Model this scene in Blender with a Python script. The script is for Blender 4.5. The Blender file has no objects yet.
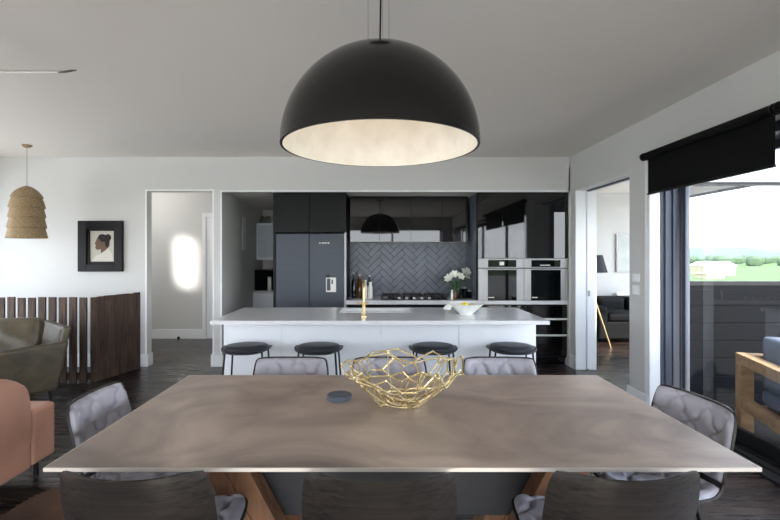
import bpy, bmesh, math, random
from mathutils import Vector, Matrix, Euler
from mathutils.geometry import delaunay_2d_cdt

random.seed(11)
C = bpy.context.scene.collection
PI = math.pi
EYE = 1.46
def P(px, py, D):                      # photo pixel seen at depth D -> point in the room
    return Vector(((px - 380) * D / 450, D, EYE - (py - 254) * D / 450))
def PX(px, D): return (px - 380) * D / 450
def PZ(py, D): return EYE - (py - 254) * D / 450

# ------------------------------------------------------------------ materials
def lin(c):
    return tuple(((v / 255) / 12.92 if v / 255 <= .04045 else ((v / 255 + .055) / 1.055) ** 2.4) for v in c) + (1,)

def mat(name, rgb, rough=.5, metal=0, ior=1.5, spec=.5, coat=0, var=None, scale=(4, 4, 4), detail=4, bump=0, bscale=60, sheen=0,
        rvar=0, dist=0, coord='Object'):
    m = bpy.data.materials.new(name); m.use_nodes = True
    nt = m.node_tree; b = nt.nodes['Principled BSDF']
    b.inputs['Base Color'].default_value = lin(rgb)
    b.inputs['Roughness'].default_value = rough
    b.inputs['Metallic'].default_value = metal
    b.inputs['IOR'].default_value = ior
    b.inputs['Specular IOR Level'].default_value = spec
    b.inputs['Coat Weight'].default_value = coat
    b.inputs['Coat Roughness'].default_value = .05
    b.inputs['Sheen Weight'].default_value = sheen
    tc = nt.nodes.new('ShaderNodeTexCoord')
    if var:
        mp = nt.nodes.new('ShaderNodeMapping'); mp.inputs['Scale'].default_value = scale
        nz = nt.nodes.new('ShaderNodeTexNoise'); nz.inputs['Scale'].default_value = 1; nz.inputs['Detail'].default_value = detail
        nz.inputs['Distortion'].default_value = dist
        rp = nt.nodes.new('ShaderNodeValToRGB')
        rp.color_ramp.elements[0].position = .3; rp.color_ramp.elements[1].position = .7
        rp.color_ramp.elements[0].color = lin(rgb); rp.color_ramp.elements[1].color = lin(var)
        nt.links.new(tc.outputs[coord], mp.inputs[0]); nt.links.new(mp.outputs[0], nz.inputs['Vector'])
        nt.links.new(nz.outputs['Fac'], rp.inputs[0]); nt.links.new(rp.outputs[0], b.inputs['Base Color'])
        if rvar:
            mr = nt.nodes.new('ShaderNodeMapRange')
            mr.inputs['To Min'].default_value = rough - rvar; mr.inputs['To Max'].default_value = rough + rvar
            nt.links.new(nz.outputs['Fac'], mr.inputs['Value']); nt.links.new(mr.outputs[0], b.inputs['Roughness'])
    if bump:
        n2 = nt.nodes.new('ShaderNodeTexNoise'); n2.inputs['Scale'].default_value = bscale; n2.inputs['Detail'].default_value = 4
        nt.links.new(tc.outputs[coord], n2.inputs['Vector'])
        bp = nt.nodes.new('ShaderNodeBump'); bp.inputs['Strength'].default_value = bump; bp.inputs['Distance'].default_value = .01
        nt.links.new(n2.outputs['Fac'], bp.inputs['Height']); nt.links.new(bp.outputs[0], b.inputs['Normal'])
    return m

def glass(name, tint=(249, 249, 249), fac=.8, ior=1.5):
    m = bpy.data.materials.new(name); m.use_nodes = True
    nt = m.node_tree; nt.nodes.remove(nt.nodes['Principled BSDF'])
    out = nt.nodes['Material Output']
    tr = nt.nodes.new('ShaderNodeBsdfTransparent'); tr.inputs[0].default_value = lin(tint)
    gl = nt.nodes.new('ShaderNodeBsdfGlossy'); gl.inputs['Roughness'].default_value = 0
    fr = nt.nodes.new('ShaderNodeFresnel'); fr.inputs[0].default_value = ior
    mu = nt.nodes.new('ShaderNodeMath'); mu.operation = 'MULTIPLY'; mu.inputs[1].default_value = fac
    mx = nt.nodes.new('ShaderNodeMixShader')
    ge = nt.nodes.new('ShaderNodeNewGeometry'); su = nt.nodes.new('ShaderNodeMath'); su.operation = 'SUBTRACT'; su.inputs[0].default_value = 1
    m2 = nt.nodes.new('ShaderNodeMath'); m2.operation = 'MULTIPLY'; m2.use_clamp = True
    nt.links.new(ge.outputs['Backfacing'], su.inputs[1]); nt.links.new(su.outputs[0], m2.inputs[1]); nt.links.new(mu.outputs[0], m2.inputs[0])
    nt.links.new(fr.outputs[0], mu.inputs[0]); nt.links.new(m2.outputs[0], mx.inputs[0])
    nt.links.new(tr.outputs[0], mx.inputs[1]); nt.links.new(gl.outputs[0], mx.inputs[2])
    nt.links.new(mx.outputs[0], out.inputs[0])
    return m

def emit(name, rgb, s):
    m = bpy.data.materials.new(name); m.use_nodes = True
    b = m.node_tree.nodes['Principled BSDF']
    b.inputs['Base Color'].default_value = lin(rgb)
    b.inputs['Emission Color'].default_value = lin(rgb); b.inputs['Emission Strength'].default_value = s
    return m

def boards(name, c1, c2, cgap, length, width, rough, along='X', gap=.002, bumpy=.08, rvar=.08):
    m = bpy.data.materials.new(name); m.use_nodes = True
    nt = m.node_tree; b = nt.nodes['Principled BSDF']; N = nt.nodes.new; L = nt.links.new
    tc = N('ShaderNodeTexCoord'); mp = N('ShaderNodeMapping')
    if along == 'Y': mp.inputs['Rotation'].default_value = (0, 0, PI / 2)
    br = N('ShaderNodeTexBrick'); br.inputs['Scale'].default_value = 1
    br.inputs['Brick Width'].default_value = length; br.inputs['Row Height'].default_value = width
    br.inputs['Mortar Size'].default_value = gap; br.inputs['Mortar Smooth'].default_value = 0
    br.offset = .37; br.inputs['Bias'].default_value = 0
    br.inputs['Color1'].default_value = lin(c1); br.inputs['Color2'].default_value = lin(c2); br.inputs['Mortar'].default_value = lin(cgap)
    L(tc.outputs['Object'], mp.inputs[0]); L(mp.outputs[0], br.inputs['Vector'])
    m2 = N('ShaderNodeMapping'); m2.inputs['Scale'].default_value = (2.2, 45, 1)
    nz = N('ShaderNodeTexNoise'); nz.inputs['Scale'].default_value = 1; nz.inputs['Detail'].default_value = 6; nz.inputs['Distortion'].default_value = 1.2
    L(mp.outputs[0], m2.inputs[0]); L(m2.outputs[0], nz.inputs['Vector'])
    mr = N('ShaderNodeMapRange'); mr.inputs['From Min'].default_value = .3; mr.inputs['From Max'].default_value = .7
    mr.inputs['To Min'].default_value = .55; mr.inputs['To Max'].default_value = 1.35
    L(nz.outputs['Fac'], mr.inputs['Value'])
    mx = N('ShaderNodeMix'); mx.data_type = 'RGBA'; mx.blend_type = 'MULTIPLY'; mx.inputs['Factor'].default_value = 1
    L(br.outputs['Color'], mx.inputs['A']); L(mr.outputs[0], mx.inputs['B']); L(mx.outputs['Result'], b.inputs['Base Color'])
    r2 = N('ShaderNodeMapRange'); r2.inputs['To Min'].default_value = rough - rvar; r2.inputs['To Max'].default_value = rough + rvar
    L(nz.outputs['Fac'], r2.inputs['Value']); L(r2.outputs[0], b.inputs['Roughness'])
    bp = N('ShaderNodeBump'); bp.inputs['Strength'].default_value = bumpy; bp.inputs['Distance'].default_value = .004
    L(nz.outputs['Fac'], bp.inputs['Height']); L(bp.outputs[0], b.inputs['Normal'])
    return m

M = {}
M['wall'] = mat('wall_paint', (205, 204, 201), .75)
M['ceil'] = mat('ceiling_paint', (222, 217, 209), .85)
M['trim'] = mat('white_trim_paint', (236, 237, 238), .4)
M['floor'] = boards('dark_timber_floor', (54, 42, 37), (34, 28, 26), (8, 6, 6), 1.9, .14, .28, 'X')
M['deck'] = boards('deck_boards', (52, 46, 42), (40, 36, 34), (6, 6, 6), 3, .09, .5, 'Y', .004)
M['table'] = mat('patina_light_mottle', (178, 159, 145), .34, .0, spec=.5, var=(108, 95, 89), scale=(1.5, 2.1, 3), detail=5, dist=1.2, rvar=.07)  # mottling is patina plus an approximation of soft light bands
M['edge'] = mat('pale_edge', (206, 196, 183), .35, .2)
M['legwood'] = mat('oiled_timber', (132, 92, 62), .5, var=(92, 60, 40), scale=(22, 22, 3), detail=6, dist=.6)
M['steel_dark'] = mat('blackened_steel', (52, 52, 54), .45, .3)
M['shell'] = mat('charcoal_ply', (50, 43, 38), .42, spec=.3, var=(18, 16, 16), scale=(3, 40, 70), detail=8, dist=1.4, rvar=.06, bump=.08, bscale=40)
M['quilt'] = mat('grey_leather', (160, 157, 165), .5, var=(146, 143, 151), scale=(9, 9, 9), bump=.08, bscale=150)
M['blackmetal'] = mat('black_metal', (14, 14, 16), .4, .3)
M['gloss'] = mat('gloss_black', (9, 9, 10), .03, ior=1.62)
M['black'] = mat('satin_black', (5, 5, 6), .4, spec=.2)
M['white_lam'] = mat('white_laminate', (232, 235, 240), .35)
M['stone'] = mat('pale_stone_top', (214, 215, 217), .16, var=(205, 206, 209), scale=(14, 14, 14))
M['fridge'] = mat('graphite_steel', (60, 65, 74), .4, .3, var=(55, 60, 69), scale=(1, 1, 60))
M['inox'] = mat('brushed_steel', (174, 172, 171), .4, .35, var=(164, 163, 164), scale=(60, 2, 2))
M['oven_glass'] = mat('oven_black_glass', (7, 11, 12), .03, ior=1.36, spec=.3)
M['tile'] = mat('slate_grey_tile', (104, 109, 122), .28, var=(90, 95, 108), scale=(5, 5, 5))
M['grout'] = mat('dark_grout', (30, 31, 35), .8)
M['brass'] = mat('brushed_brass', (206, 180, 134), .34, .9)
M['gold'] = mat('gold_wire', (232, 214, 168), .22, 1)
M['dome_out'] = mat('dome_black_lacquer', (7, 6, 7), .2, spec=.4, coat=.1)
M['dome_in'] = mat('dome_white_plaster', (232, 230, 224), .6, var=(216, 213, 206), scale=(9, 9, 9), bump=.35, bscale=14)
M['wire'] = mat('thin_steel_wire', (150, 150, 150), .4, .7)
M['fibre'] = mat('woven_seagrass', (172, 148, 114), .85, var=(124, 102, 74), scale=(40, 40, 160), bump=.5, bscale=160)
M['salmon'] = mat('tan_leather', (186, 138, 116), .45, var=(168, 122, 102), scale=(4, 4, 4), bump=.1, bscale=120)
M['olive'] = mat('olive_leather', (86, 76, 56), .36, var=(56, 50, 38), scale=(6, 6, 6), dist=1, bump=.12, bscale=90, rvar=.06)
M['slat'] = mat('dark_stained_timber', (92, 70, 56), .6, spec=.3, var=(40, 32, 28), scale=(30, 30, 2.2), detail=7, dist=1.6)
M['hide'] = mat('brown_cowhide', (104, 74, 56), .9, var=(62, 42, 33), scale=(5, 5, 5), detail=6, bump=.5, bscale=220, sheen=.0)
M['blind'] = mat('black_blind_fabric', (8, 8, 9), .8, spec=.2)
M['alu'] = mat('grey_aluminium', (74, 80, 92), .5, .1)
M['alu_dark'] = mat('dark_aluminium', (10, 10, 12), .45, .2)
M['glass'] = glass('window_glass')
M['paper'] = mat('drawing_paper', (186, 180, 168), .8)
M['frame_black'] = mat('ebonised_wood', (14, 11, 13), .45, spec=.2)
M['charc'] = mat('charcoal_mark', (34, 28, 26), .9)
M['skin_ink'] = mat('brown_wash', (104, 82, 68), .9)
M['pale_ink'] = mat('pale_wash', (206, 200, 188), .9)
M['oak'] = mat('weathered_oak', (178, 146, 110), .6, var=(140, 110, 80), scale=(16, 4, 16), detail=6, dist=.8)
M['outdoor_fab'] = mat('slate_fabric', (92, 102, 118), .9, bump=.2, bscale=300)
M['clad'] = mat('dark_cladding', (8, 10, 14), .7, spec=.1)
M['render'] = mat('pale_render', (132, 138, 150), .8)
M['white_cer'] = mat('white_ceramic', (236, 236, 232), .2)
M['lemon'] = mat('lemon_skin', (240, 216, 20), .45, bump=.2, bscale=120)
M['petal'] = mat('white_petal', (240, 240, 228), .6)
M['leaf'] = mat('green_leaf', (74, 112, 44), .5)
M['amber'] = mat('amber_glass', (96, 56, 14), .1)
M['dkglass'] = mat('dark_bottle_glass', (14, 16, 16), .08)
M['green_glass'] = mat('green_bottle_glass', (30, 48, 34), .08)
M['cream'] = mat('cream_plastic', (226, 224, 216), .4)
M['clear'] = glass('clear_glass', (225, 232, 230), 1.0, 1.45)
M['slate'] = mat('slate_coaster', (78, 84, 96), .5, bump=.2, bscale=60)
M['cushion_dark'] = mat('charcoal_vinyl', (40, 42, 48), .45, bump=.05, bscale=200)
M['leather_black'] = mat('black_leather', (6, 6, 8), .55, spec=.15, bump=.1, bscale=90)
M['shade_black'] = mat('black_shade', (30, 32, 38), .8)
M['linen'] = mat('pale_artwork', (205, 208, 204), .7, var=(176, 182, 176), scale=(5, 5, 5))
M['fan'] = mat('fan_white', (206, 203, 198), .5)
M['fan_tip'] = mat('fan_tip', (66, 62, 58), .5)
M['bulb'] = emit('lamp_bulb', (255, 236, 205), 6)
M['frost'] = mat('frosted_panel', (196, 206, 214), .35)
M['grass'] = mat('field_grass', (58, 88, 34), .95, var=(78, 100, 50), scale=(.03, .012, .05), detail=3)
M['bounce_ground'] = mat('pale_bounce', (206, 202, 195), .95, var=(190, 186, 180), scale=(3, 3, 3))
M['hill'] = mat('wooded_hill', (62, 82, 78), 1, var=(84, 104, 92), scale=(.04, .04, .1), detail=5)
M['tree'] = mat('distant_tree', (66, 88, 66), 1)
M['roofw'] = mat('white_roof', (238, 238, 236), .5)
M['barn'] = mat('barn_wall', (170, 156, 132), .8)

# ------------------------------------------------------------------ mesh builder
class B:
    def __init__(s): s.bm = bmesh.new(); s.curved = False
    def _add(s, t, mx=None):
        if mx is not None: bmesh.ops.transform(t, matrix=mx, verts=t.verts)
        me = bpy.data.meshes.new('t'); t.to_mesh(me); t.free(); s.bm.from_mesh(me); bpy.data.meshes.remove(me)
        return s
    def box(s, x0, x1, y0, y1, z0, z1, bev=0, seg=2, mx=None):
        t = bmesh.new()
        v = [t.verts.new(p) for p in ((x0,y0,z0),(x1,y0,z0),(x1,y1,z0),(x0,y1,z0),(x0,y0,z1),(x1,y0,z1),(x1,y1,z1),(x0,y1,z1))]
        for f in ((0,3,2,1),(4,5,6,7),(0,1,5,4),(1,2,6,5),(2,3,7,6),(3,0,4,7)): t.faces.new([v[i] for i in f])
        if bev: bmesh.ops.bevel(t, geom=t.edges[:], offset=bev, segments=seg, profile=.5, affect='EDGES')
        return s._add(t, mx)
    def hexa(s, pts, bev=0, seg=2, mx=None):          # 8 corners, bottom ring then top ring
        t = bmesh.new(); v = [t.verts.new(p) for p in pts]
        for f in ((0,3,2,1),(4,5,6,7),(0,1,5,4),(1,2,6,5),(2,3,7,6),(3,0,4,7)): t.faces.new([v[i] for i in f])
        bmesh.ops.recalc_face_normals(t, faces=t.faces)
        if bev: bmesh.ops.bevel(t, geom=t.edges[:], offset=bev, segments=seg, profile=.5, affect='EDGES')
        return s._add(t, mx)
    def prism(s, poly, z0, z1, bev=0, mx=None):        # polygon in xy
        t = bmesh.new()
        lo = [t.verts.new((p[0], p[1], z0)) for p in poly]; hi = [t.verts.new((p[0], p[1], z1)) for p in poly]
        t.faces.new(lo[::-1]); t.faces.new(hi); n = len(poly)
        for i in range(n): t.faces.new((lo[i], lo[(i+1) % n], hi[(i+1) % n], hi[i]))
        bmesh.ops.recalc_face_normals(t, faces=t.faces)
        if bev: bmesh.ops.bevel(t, geom=t.edges[:], offset=bev, segments=2, profile=.5, affect='EDGES')
        return s._add(t, mx)
    def tube(s, pts, r, n=8, closed=False, mx=None):
        s.curved = True
        t = bmesh.new(); pts = [Vector(p) for p in pts]; k = len(pts)
        rs = r if isinstance(r, (list, tuple)) else [r] * k
        rings = []; up = None
        for i, p in enumerate(pts):
            if closed: d = pts[(i+1) % k] - pts[i-1]
            else: d = pts[min(i+1, k-1)] - pts[max(i-1, 0)]
            d.normalize()
            if up is None:
                up = Vector((0,0,1)) if abs(d.z) < .9 else Vector((1,0,0))
            a = (up - d * up.dot(d)).normalized(); b = d.cross(a); up = a
            rings.append([t.verts.new(p + (a * math.cos(q) + b * math.sin(q)) * rs[i]) for q in (2*PI*j/n for j in range(n))])
        m = k if closed else k - 1
        for i in range(m):
            A, Bq = rings[i], rings[(i+1) % k]
            for j in range(n): t.faces.new((A[j], A[(j+1) % n], Bq[(j+1) % n], Bq[j]))
        if not closed: t.faces.new(rings[0][::-1]); t.faces.new(rings[-1])
        bmesh.ops.recalc_face_normals(t, faces=t.faces)
        return s._add(t, mx)
    def lathe(s, prof, n=32, mx=None):                 # (r, z) profile
        s.curved = True
        t = bmesh.new(); rings = []
        for r, z in prof:
            rings.append([t.verts.new((0,0,z))] if r < 1e-5 else [t.verts.new((r*math.cos(2*PI*j/n), r*math.sin(2*PI*j/n), z)) for j in range(n)])
        for a, b in zip(rings, rings[1:]):
            for j in range(n):
                q = (j+1) % n
                if len(a) == 1 and len(b) == 1: continue
                if len(a) == 1: t.faces.new((a[0], b[q], b[j]))
                elif len(b) == 1: t.faces.new((a[j], a[q], b[0]))
                else: t.faces.new((a[j], a[q], b[q], b[j]))
        bmesh.ops.recalc_face_normals(t, faces=t.faces)
        return s._add(t, mx)
    def soft(s, sx, sy, sz, r, puff=0, n=14, mx=None, crease=0):     # rounded, puffed cushion centred on the origin
        s.curved = True
        t = bmesh.new(); bmesh.ops.create_cube(t, size=2)
        bmesh.ops.subdivide_edges(t, edges=t.edges[:], cuts=n, use_grid_fill=True)
        hx, hy, hz = sx/2, sy/2, sz/2
        for v in t.verts:
            ux, uy, uz = v.co
            p = Vector((ux*hx, uy*hy, uz*hz))
            q = Vector((max(-hx+r, min(hx-r, p.x)), max(-hy+r, min(hy-r, p.y)), max(-hz+r, min(hz-r, p.z))))
            d = p - q
            if d.length > 1e-9: p = q + d.normalized() * r
            f = (1-ux*ux) * (1-uy*uy)
            p.z += puff * f * uz + crease * math.sin(ux*7+uy*3) * math.sin(uy*5-ux*2) * (1-abs(uz)*0) * f
            v.co = p
        return s._add(t, mx)
    def grid(s, fn, nu, nv, th=0, mx=None):            # fn(u,v)->Vector, thickness along the normal
        s.curved = True
        t = bmesh.new()
        pts = [[Vector(fn(i/nu, j/nv)) for j in range(nv+1)] for i in range(nu+1)]
        G = [[t.verts.new(p) for p in row] for row in pts]
        for i in range(nu):
            for j in range(nv): t.faces.new((G[i][j], G[i+1][j], G[i+1][j+1], G[i][j+1]))
        if th:
            t.normal_update()
            H = [[t.verts.new(G[i][j].co - G[i][j].normal * th) for j in range(nv+1)] for i in range(nu+1)]
            for i in range(nu):
                for j in range(nv): t.faces.new((H[i][j+1], H[i+1][j+1], H[i+1][j], H[i][j]))
            for i in range(nu):
                t.faces.new((G[i][0], H[i][0], H[i+1][0], G[i+1][0])); t.faces.new((G[i+1][nv], H[i+1][nv], H[i][nv], G[i][nv]))
            for j in range(nv):
                t.faces.new((G[0][j+1], H[0][j+1], H[0][j], G[0][j])); t.faces.new((G[nu][j], H[nu][j], H[nu][j+1], G[nu][j+1]))
            bmesh.ops.recalc_face_normals(t, faces=t.faces)
        return s._add(t, mx)
    def build(s, name, m, parent=None, smooth=True, ang=38):
        me = bpy.data.meshes.new(name); s.bm.to_mesh(me); s.bm.free()
        me.materials.append(m)
        if smooth and (s.curved or ang > 60):
            me.polygons.foreach_set('use_smooth', [True] * len(me.polygons)); me.set_sharp_from_angle(angle=math.radians(ang))
        o = bpy.data.objects.new(name, me); C.objects.link(o)
        if parent: o.parent = parent
        return o

def tag(o, label, cat, group=None):
    o['label'] = label; o['category'] = cat
    if group: o['group'] = group
    return o
def thing(name, label, cat, loc=(0,0,0), rz=0, group=None):
    o = bpy.data.objects.new(name, None); C.objects.link(o); o.empty_display_size = .1
    o.location = loc; o.rotation_euler = (0, 0, rz)
    return tag(o, label, cat, group)
def struct(name, b, m, parent=None):
    o = b.build(name, m, parent)
    if not parent: o['kind'] = 'structure'
    return o
def sempty(name):
    o = bpy.data.objects.new(name, None); C.objects.link(o); o['kind'] = 'structure'; return o
def copy_tree(o, parent=None):
    c = o.copy(); C.objects.link(c)
    if parent: c.parent = parent
    for ch in list(o.children): copy_tree(ch, c)
    return c
def at(x=0, y=0, z=0, rx=0, ry=0, rz=0):
    return Matrix.Translation((x, y, z)) @ Euler((rx, ry, rz)).to_matrix().to_4x4()

# ------------------------------------------------------------------ the setting
DW, XR, XL, YB, HC = 5.84, 2.47, -5.2, -3.0, 2.72      # far wall, right wall, left wall, wall behind the camera, ceiling
XO = XR + .256                                          # outer face of the right wall
HK = 2.265                                              # kitchen recess height
RX0, RX1 = -2.05, 2.45                                  # kitchen recess
YK = 6.6
struct('floor', B().box(XL-.2, XO+.07, YB-.2, 4.40, -.12, 0).box(XL-.2, 5.4, 4.40, 8.6, -.12, 0), M['floor'])
struct('ceiling', B().box(XL-.2, XO, YB-.2, 8.4, HC, HC+.15), M['ceil'])
HX0, HX1, HH = PX(147, DW), PX(212.5, DW), 2.275
w = B()
w.box(XL, HX0, DW, DW+.12, 0, HC); w.box(HX0, HX1, DW, DW+.12, HH, HC); w.box(HX1, RX0, DW, DW+.12, 0, HC)
w.box(RX0, XO, DW, DW+.12, HK, HC)
struct('wall_back', w, M['wall'])
w = B()
w.box(XR, XO, 4.455, 5.69, 2.26, HC)                    # over the sliding door
w.box(XR, XO, 4.13, 4.455, 0, HC)                       # between door and window
w.box(XR, XO, -2.6, 4.13, 2.32, HC)                     # over the window
w.box(XR, XO, YB, -2.6, 0, HC)
w.box(XR, XO, 5.69, DW, 0, HC); w.box(RX1, XO, DW+.0, 8.4, 0, 2.6)
struct('wall_right', w, M['wall'])
w = B()
WL = [(-2.4, .6), (1.6, 5.6)]
w.box(XL-.2, XL, YB, -2.4, 0, HC).box(XL-.2, XL, .6, 1.6, 0, HC).box(XL-.2, XL, 5.6, 6.16, 0, HC).box(XL-.2, XL, 6.56, 8.4, 0, HC)
w.box(XL-.2, XL, -2.4, .6, 2.35, HC).box(XL-.2, XL, 1.6, 5.6, 2.35, HC)
w.box(XL-.2, XL, 6.16, 6.56, 0, 1.3).box(XL-.2, XL, 6.16, 6.56, 2.4, HC)
struct('wall_left', w, M['wall'])
w = B(); w.box(XL, -4.6, YB-.15, YB, 0, HC).box(2.1, XO, YB-.15, YB, 0, HC).box(-4.6, 2.1, YB-.15, YB, 2.33, HC)
struct('wall_front', w, M['wall'])
# kitchen recess, pantry and hall
w = B()
w.box(-2.19, RX0, DW+.12, YK, 0, HC)                      # left cheek
w.box(-1.42, XO, YK, YK+.1, 0, HK)                        # behind fridge, tiles and ovens
struct('wall_kitchen', w, M['wall'])
struct('trim_1', B().box(-2.19, RX1+.01, DW+.12, 8.3, HK, HK+.1), M['ceil'])
w = B(); w.box(-2.2, -2.14, YK, 8.2, 0, HC).box(-2.2, -.9, 8.2, 8.3, 0, HC).box(-1.0, -.9, YK+.1, 8.2, 0, HK)
struct('wall_pantry', w, M['wall'])
w = B(); w.box(XL, -2.2, 7.77, 7.87, 0, HC)
struct('wall_hall', w, M['wall'])
# door surround in the hall
w = B(); w.box(PX(202.5, 7.75), PX(206, 7.75), 7.74, 7.77, 0, 2.17, .004).box(PX(206, 7.75), -2.2, 7.74, 7.77, 2.09, 2.17, .004)
struct('trim_2', w, M['trim'])
d = struct('door_1', B().box(PX(206.5, 7.75), -2.21, 7.755, 7.77, .01, 2.085), M['trim'])
# skirting
w = B()
SK, ST = .16, .018
w.box(XL, HX0, DW-ST, DW, 0, SK, .004).box(HX1, RX0+.0, DW-ST, DW, 0, SK, .004)
w.box(HX0, HX0+ST, DW-ST, DW+.12, 0, SK, .004).box(HX1-ST, HX1, DW-ST, DW+.12, 0, SK, .004).box(RX0, RX0+ST, DW-ST, DW+.6, 0, SK, .004)
struct('baseboard_back', w, M['trim'])
w = B()
w.box(XR-ST, XR, 4.13, 4.455+ST, 0, SK, .004).box(XR-ST, XR, 5.69-ST, DW, 0, SK, .004).box(XR-ST, XR+.135, 5.69-ST, 5.69, 0, SK, .004)
struct('baseboard_right', w, M['trim'])
struct('baseboard_hall', B().box(XL, PX(202.5, 7.75), 7.75, 7.77, 0, SK, .004), M['trim'])
struct('baseboard_left', B().box(XL, XL+ST, YB, 5.84, 0, SK, .004), M['trim'])
# thin bead round the two openings of the far wall
w = B()
for x0, x1, z1 in ((HX0, HX1, HH), (RX0, RX1, HK)):
    w.box(x0-.022, x0, DW-.004, DW+.01, SK if x0 == HX0 else SK, z1+.022, .002)
    w.box(x0, x1, DW-.004, DW+.01, z1, z1+.022, .002)
w.box(HX1, HX1+.02, DW-.004, DW+.01, SK, HH+.022, .002)
struct('trim_3', w, M['trim'])
# door_2: pocket slider in the right wall, slid away; its leaf edge, track and head show
d2 = sempty('door_2')
struct('jamb', B().box(XR-.004, XR+.135, 5.672, 5.69, SK, 2.26, .003).box(XR+.165, XO+.004, 5.672, 5.69, 0, 2.26, .003), M['trim'], d2)
struct('door_leaf', B().box(XR+.137, XR+.163, 5.66, 5.688, .012, 2.25, .002), M['white_lam'], d2)
struct('track', B().box(XR+.13, XR+.17, 4.457, 5.66, 2.245, 2.26), M['alu'], d2)
struct('latch', B().box(XR+.142, XR+.17, 5.652, 5.66, .93, 1.0, .002), M['inox'], d2)
# study beyond the doorway
SX, SY, SH = 5.2, 8.2, 2.57
SILL, HEAD = PZ(285.5, 4.4), PZ(182, 4.4)
struct('ceiling_study', B().box(XO, SX+.1, 4.34, SY+.1, SH, SH+.1), M['ceil'])
w = B(); w.box(XO, SX+.1, SY, SY+.1, 0, SH); w.box(SX, SX+.1, 7.95, SY, 0, SH).box(SX, SX+.1, 4.5, 7.95, 0, .12).box(SX, SX+.1, 4.5, 7.95, 2.45, SH)
struct('wall_study', w, M['wall'])
w = B(); w.box(XO+.07, SX+.1, 4.40, 4.5, HEAD, 3.1); w.box(5.1, SX+.1, 4.40, 4.5, -.1, HEAD)
struct('wall_outside', w, M['render'])
w = B(); w.box(XO+.07, 5.1, 4.40, 4.5, -.1, SILL)
for i in range(7): w.box(XO+.07, 5.1, 4.392, 4.40, -.06 + i*.17, .095 + i*.17, .003)
struct('trim_4', w, M['clad'])
struct('wall_divider', B().box(XO-.02, XO+.07, 4.40, 4.455, -.1, 3.1), M['render'])
w4 = sempty('window_5')
struct('window_frame', B().box(XO+.07, 5.1, 4.42, 4.47, SILL, SILL+.04).box(XO+.07, 5.1, 4.42, 4.47, HEAD-.03, HEAD).box(5.06, 5.1, 4.42, 4.47, SILL, HEAD), M['alu_dark'], w4)
struct('pane', B().box(XO+.07, 5.06, 4.443, 4.449, SILL+.04, HEAD-.03), M['glass'], w4)
w5 = sempty('window_6')
struct('window_frame', B().box(SX+.02, SX+.07, 4.5, 7.95, .12, .16).box(SX+.02, SX+.07, 4.5, 7.95, 2.41, 2.45), M['alu_dark'], w5)
struct('pane', B().box(SX+.043, SX+.049, 4.5, 7.95, .16, 2.41), M['glass'], w5)

# window_1: sliding doors in the right wall
w1 = sempty('window_1')
YF = 4.13
struct('reveal', B().box(XR-.01, XR+.09, YF-.022, YF, 0, 2.32, .003).box(XR-.012, XR, YF-.022, YF+.05, 0, 2.34, .003), M['trim'], w1)
b = B()
b.box(XR+.09, XO+.06, YF-.03, YF, 0, 2.32, .002)
for q in (.12, .19, .26): b.box(XR+q, XR+q+.012, YF-.05, YF-.03, 0, 2.32, .002)
b.box(XR+.09, XO+.06, -2.6, YF-.03, 2.25, 2.32)
struct('window_frame', b, M['alu'], w1)
struct('track', B().box(XR+.03, XO+.06, -2.6, YF-.03, 0, .022, .003).box(XR+.12, XR+.13, -2.6, YF-.03, .022, .035).box(XR+.2, XR+.21, -2.6, YF-.03, .022, .035), M['alu_dark'], w1)
GX = XO + .03
for y0, y1 in ((1.9, 4.08), (-.35, 1.9), (-2.58, -.35)):
    b = B()
    b.box(GX-.02, GX+.02, y1-.05, y1, .022, 2.25, .003).box(GX-.02, GX+.02, y0, y0+.05, .022, 2.25, .003)
    b.box(GX-.02, GX+.02, y0+.05, y1-.05, 2.19, 2.25, .003)
    f = struct('sash', b, M['alu'], w1)
    struct('bottom_rail', B().box(GX-.02, GX+.02, y0+.05, y1-.05, .022, .13, .003), M['alu_dark'], f)
    struct('pane', B().box(GX-.003, GX+.003, y0+.05, y1-.05, .13, 2.19), M['glass'], f)

def plain_window(name, axis, pos, a0, a1, z0, z1, n):
    r = sempty(name); b = B(); g = B(); q = .03
    def bx(bb, u0, u1, zz0, zz1, h):
        if axis == 'x': bb.box(pos-h, pos+h, u0, u1, zz0, zz1)
        else: bb.box(u0, u1, pos-h, pos+h, zz0, zz1)
    bx(b, a0, a1, z0, z0+.06, q); bx(b, a0, a1, z1-.06, z1, q)
    for i in range(n+1):
        u = a0 + (a1-a0)*i/n; bx(b, max(a0, u-.03), min(a1, u+.03), z0+.06, z1-.06, q)
    bx(g, a0+.01, a1-.01, z0+.05, z1-.05, .003)
    struct('window_frame', b, M['alu_dark'], r); struct('pane', g, M['glass'], r)
plain_window('window_2', 'y', YB-.08, -4.6, 2.1, 0, 2.33, 4)
plain_window('window_3', 'x', XL-.1, -2.4, .6, 0, 2.35, 2)
plain_window('window_4', 'x', XL-.1, 1.6, 5.6, 0, 2.35, 3)
plain_window('window_added', 'x', XL-.1, 6.16, 6.56, 1.3, 2.4, 1)  # unseen hall window, added to go with the hall wall light patch

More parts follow.
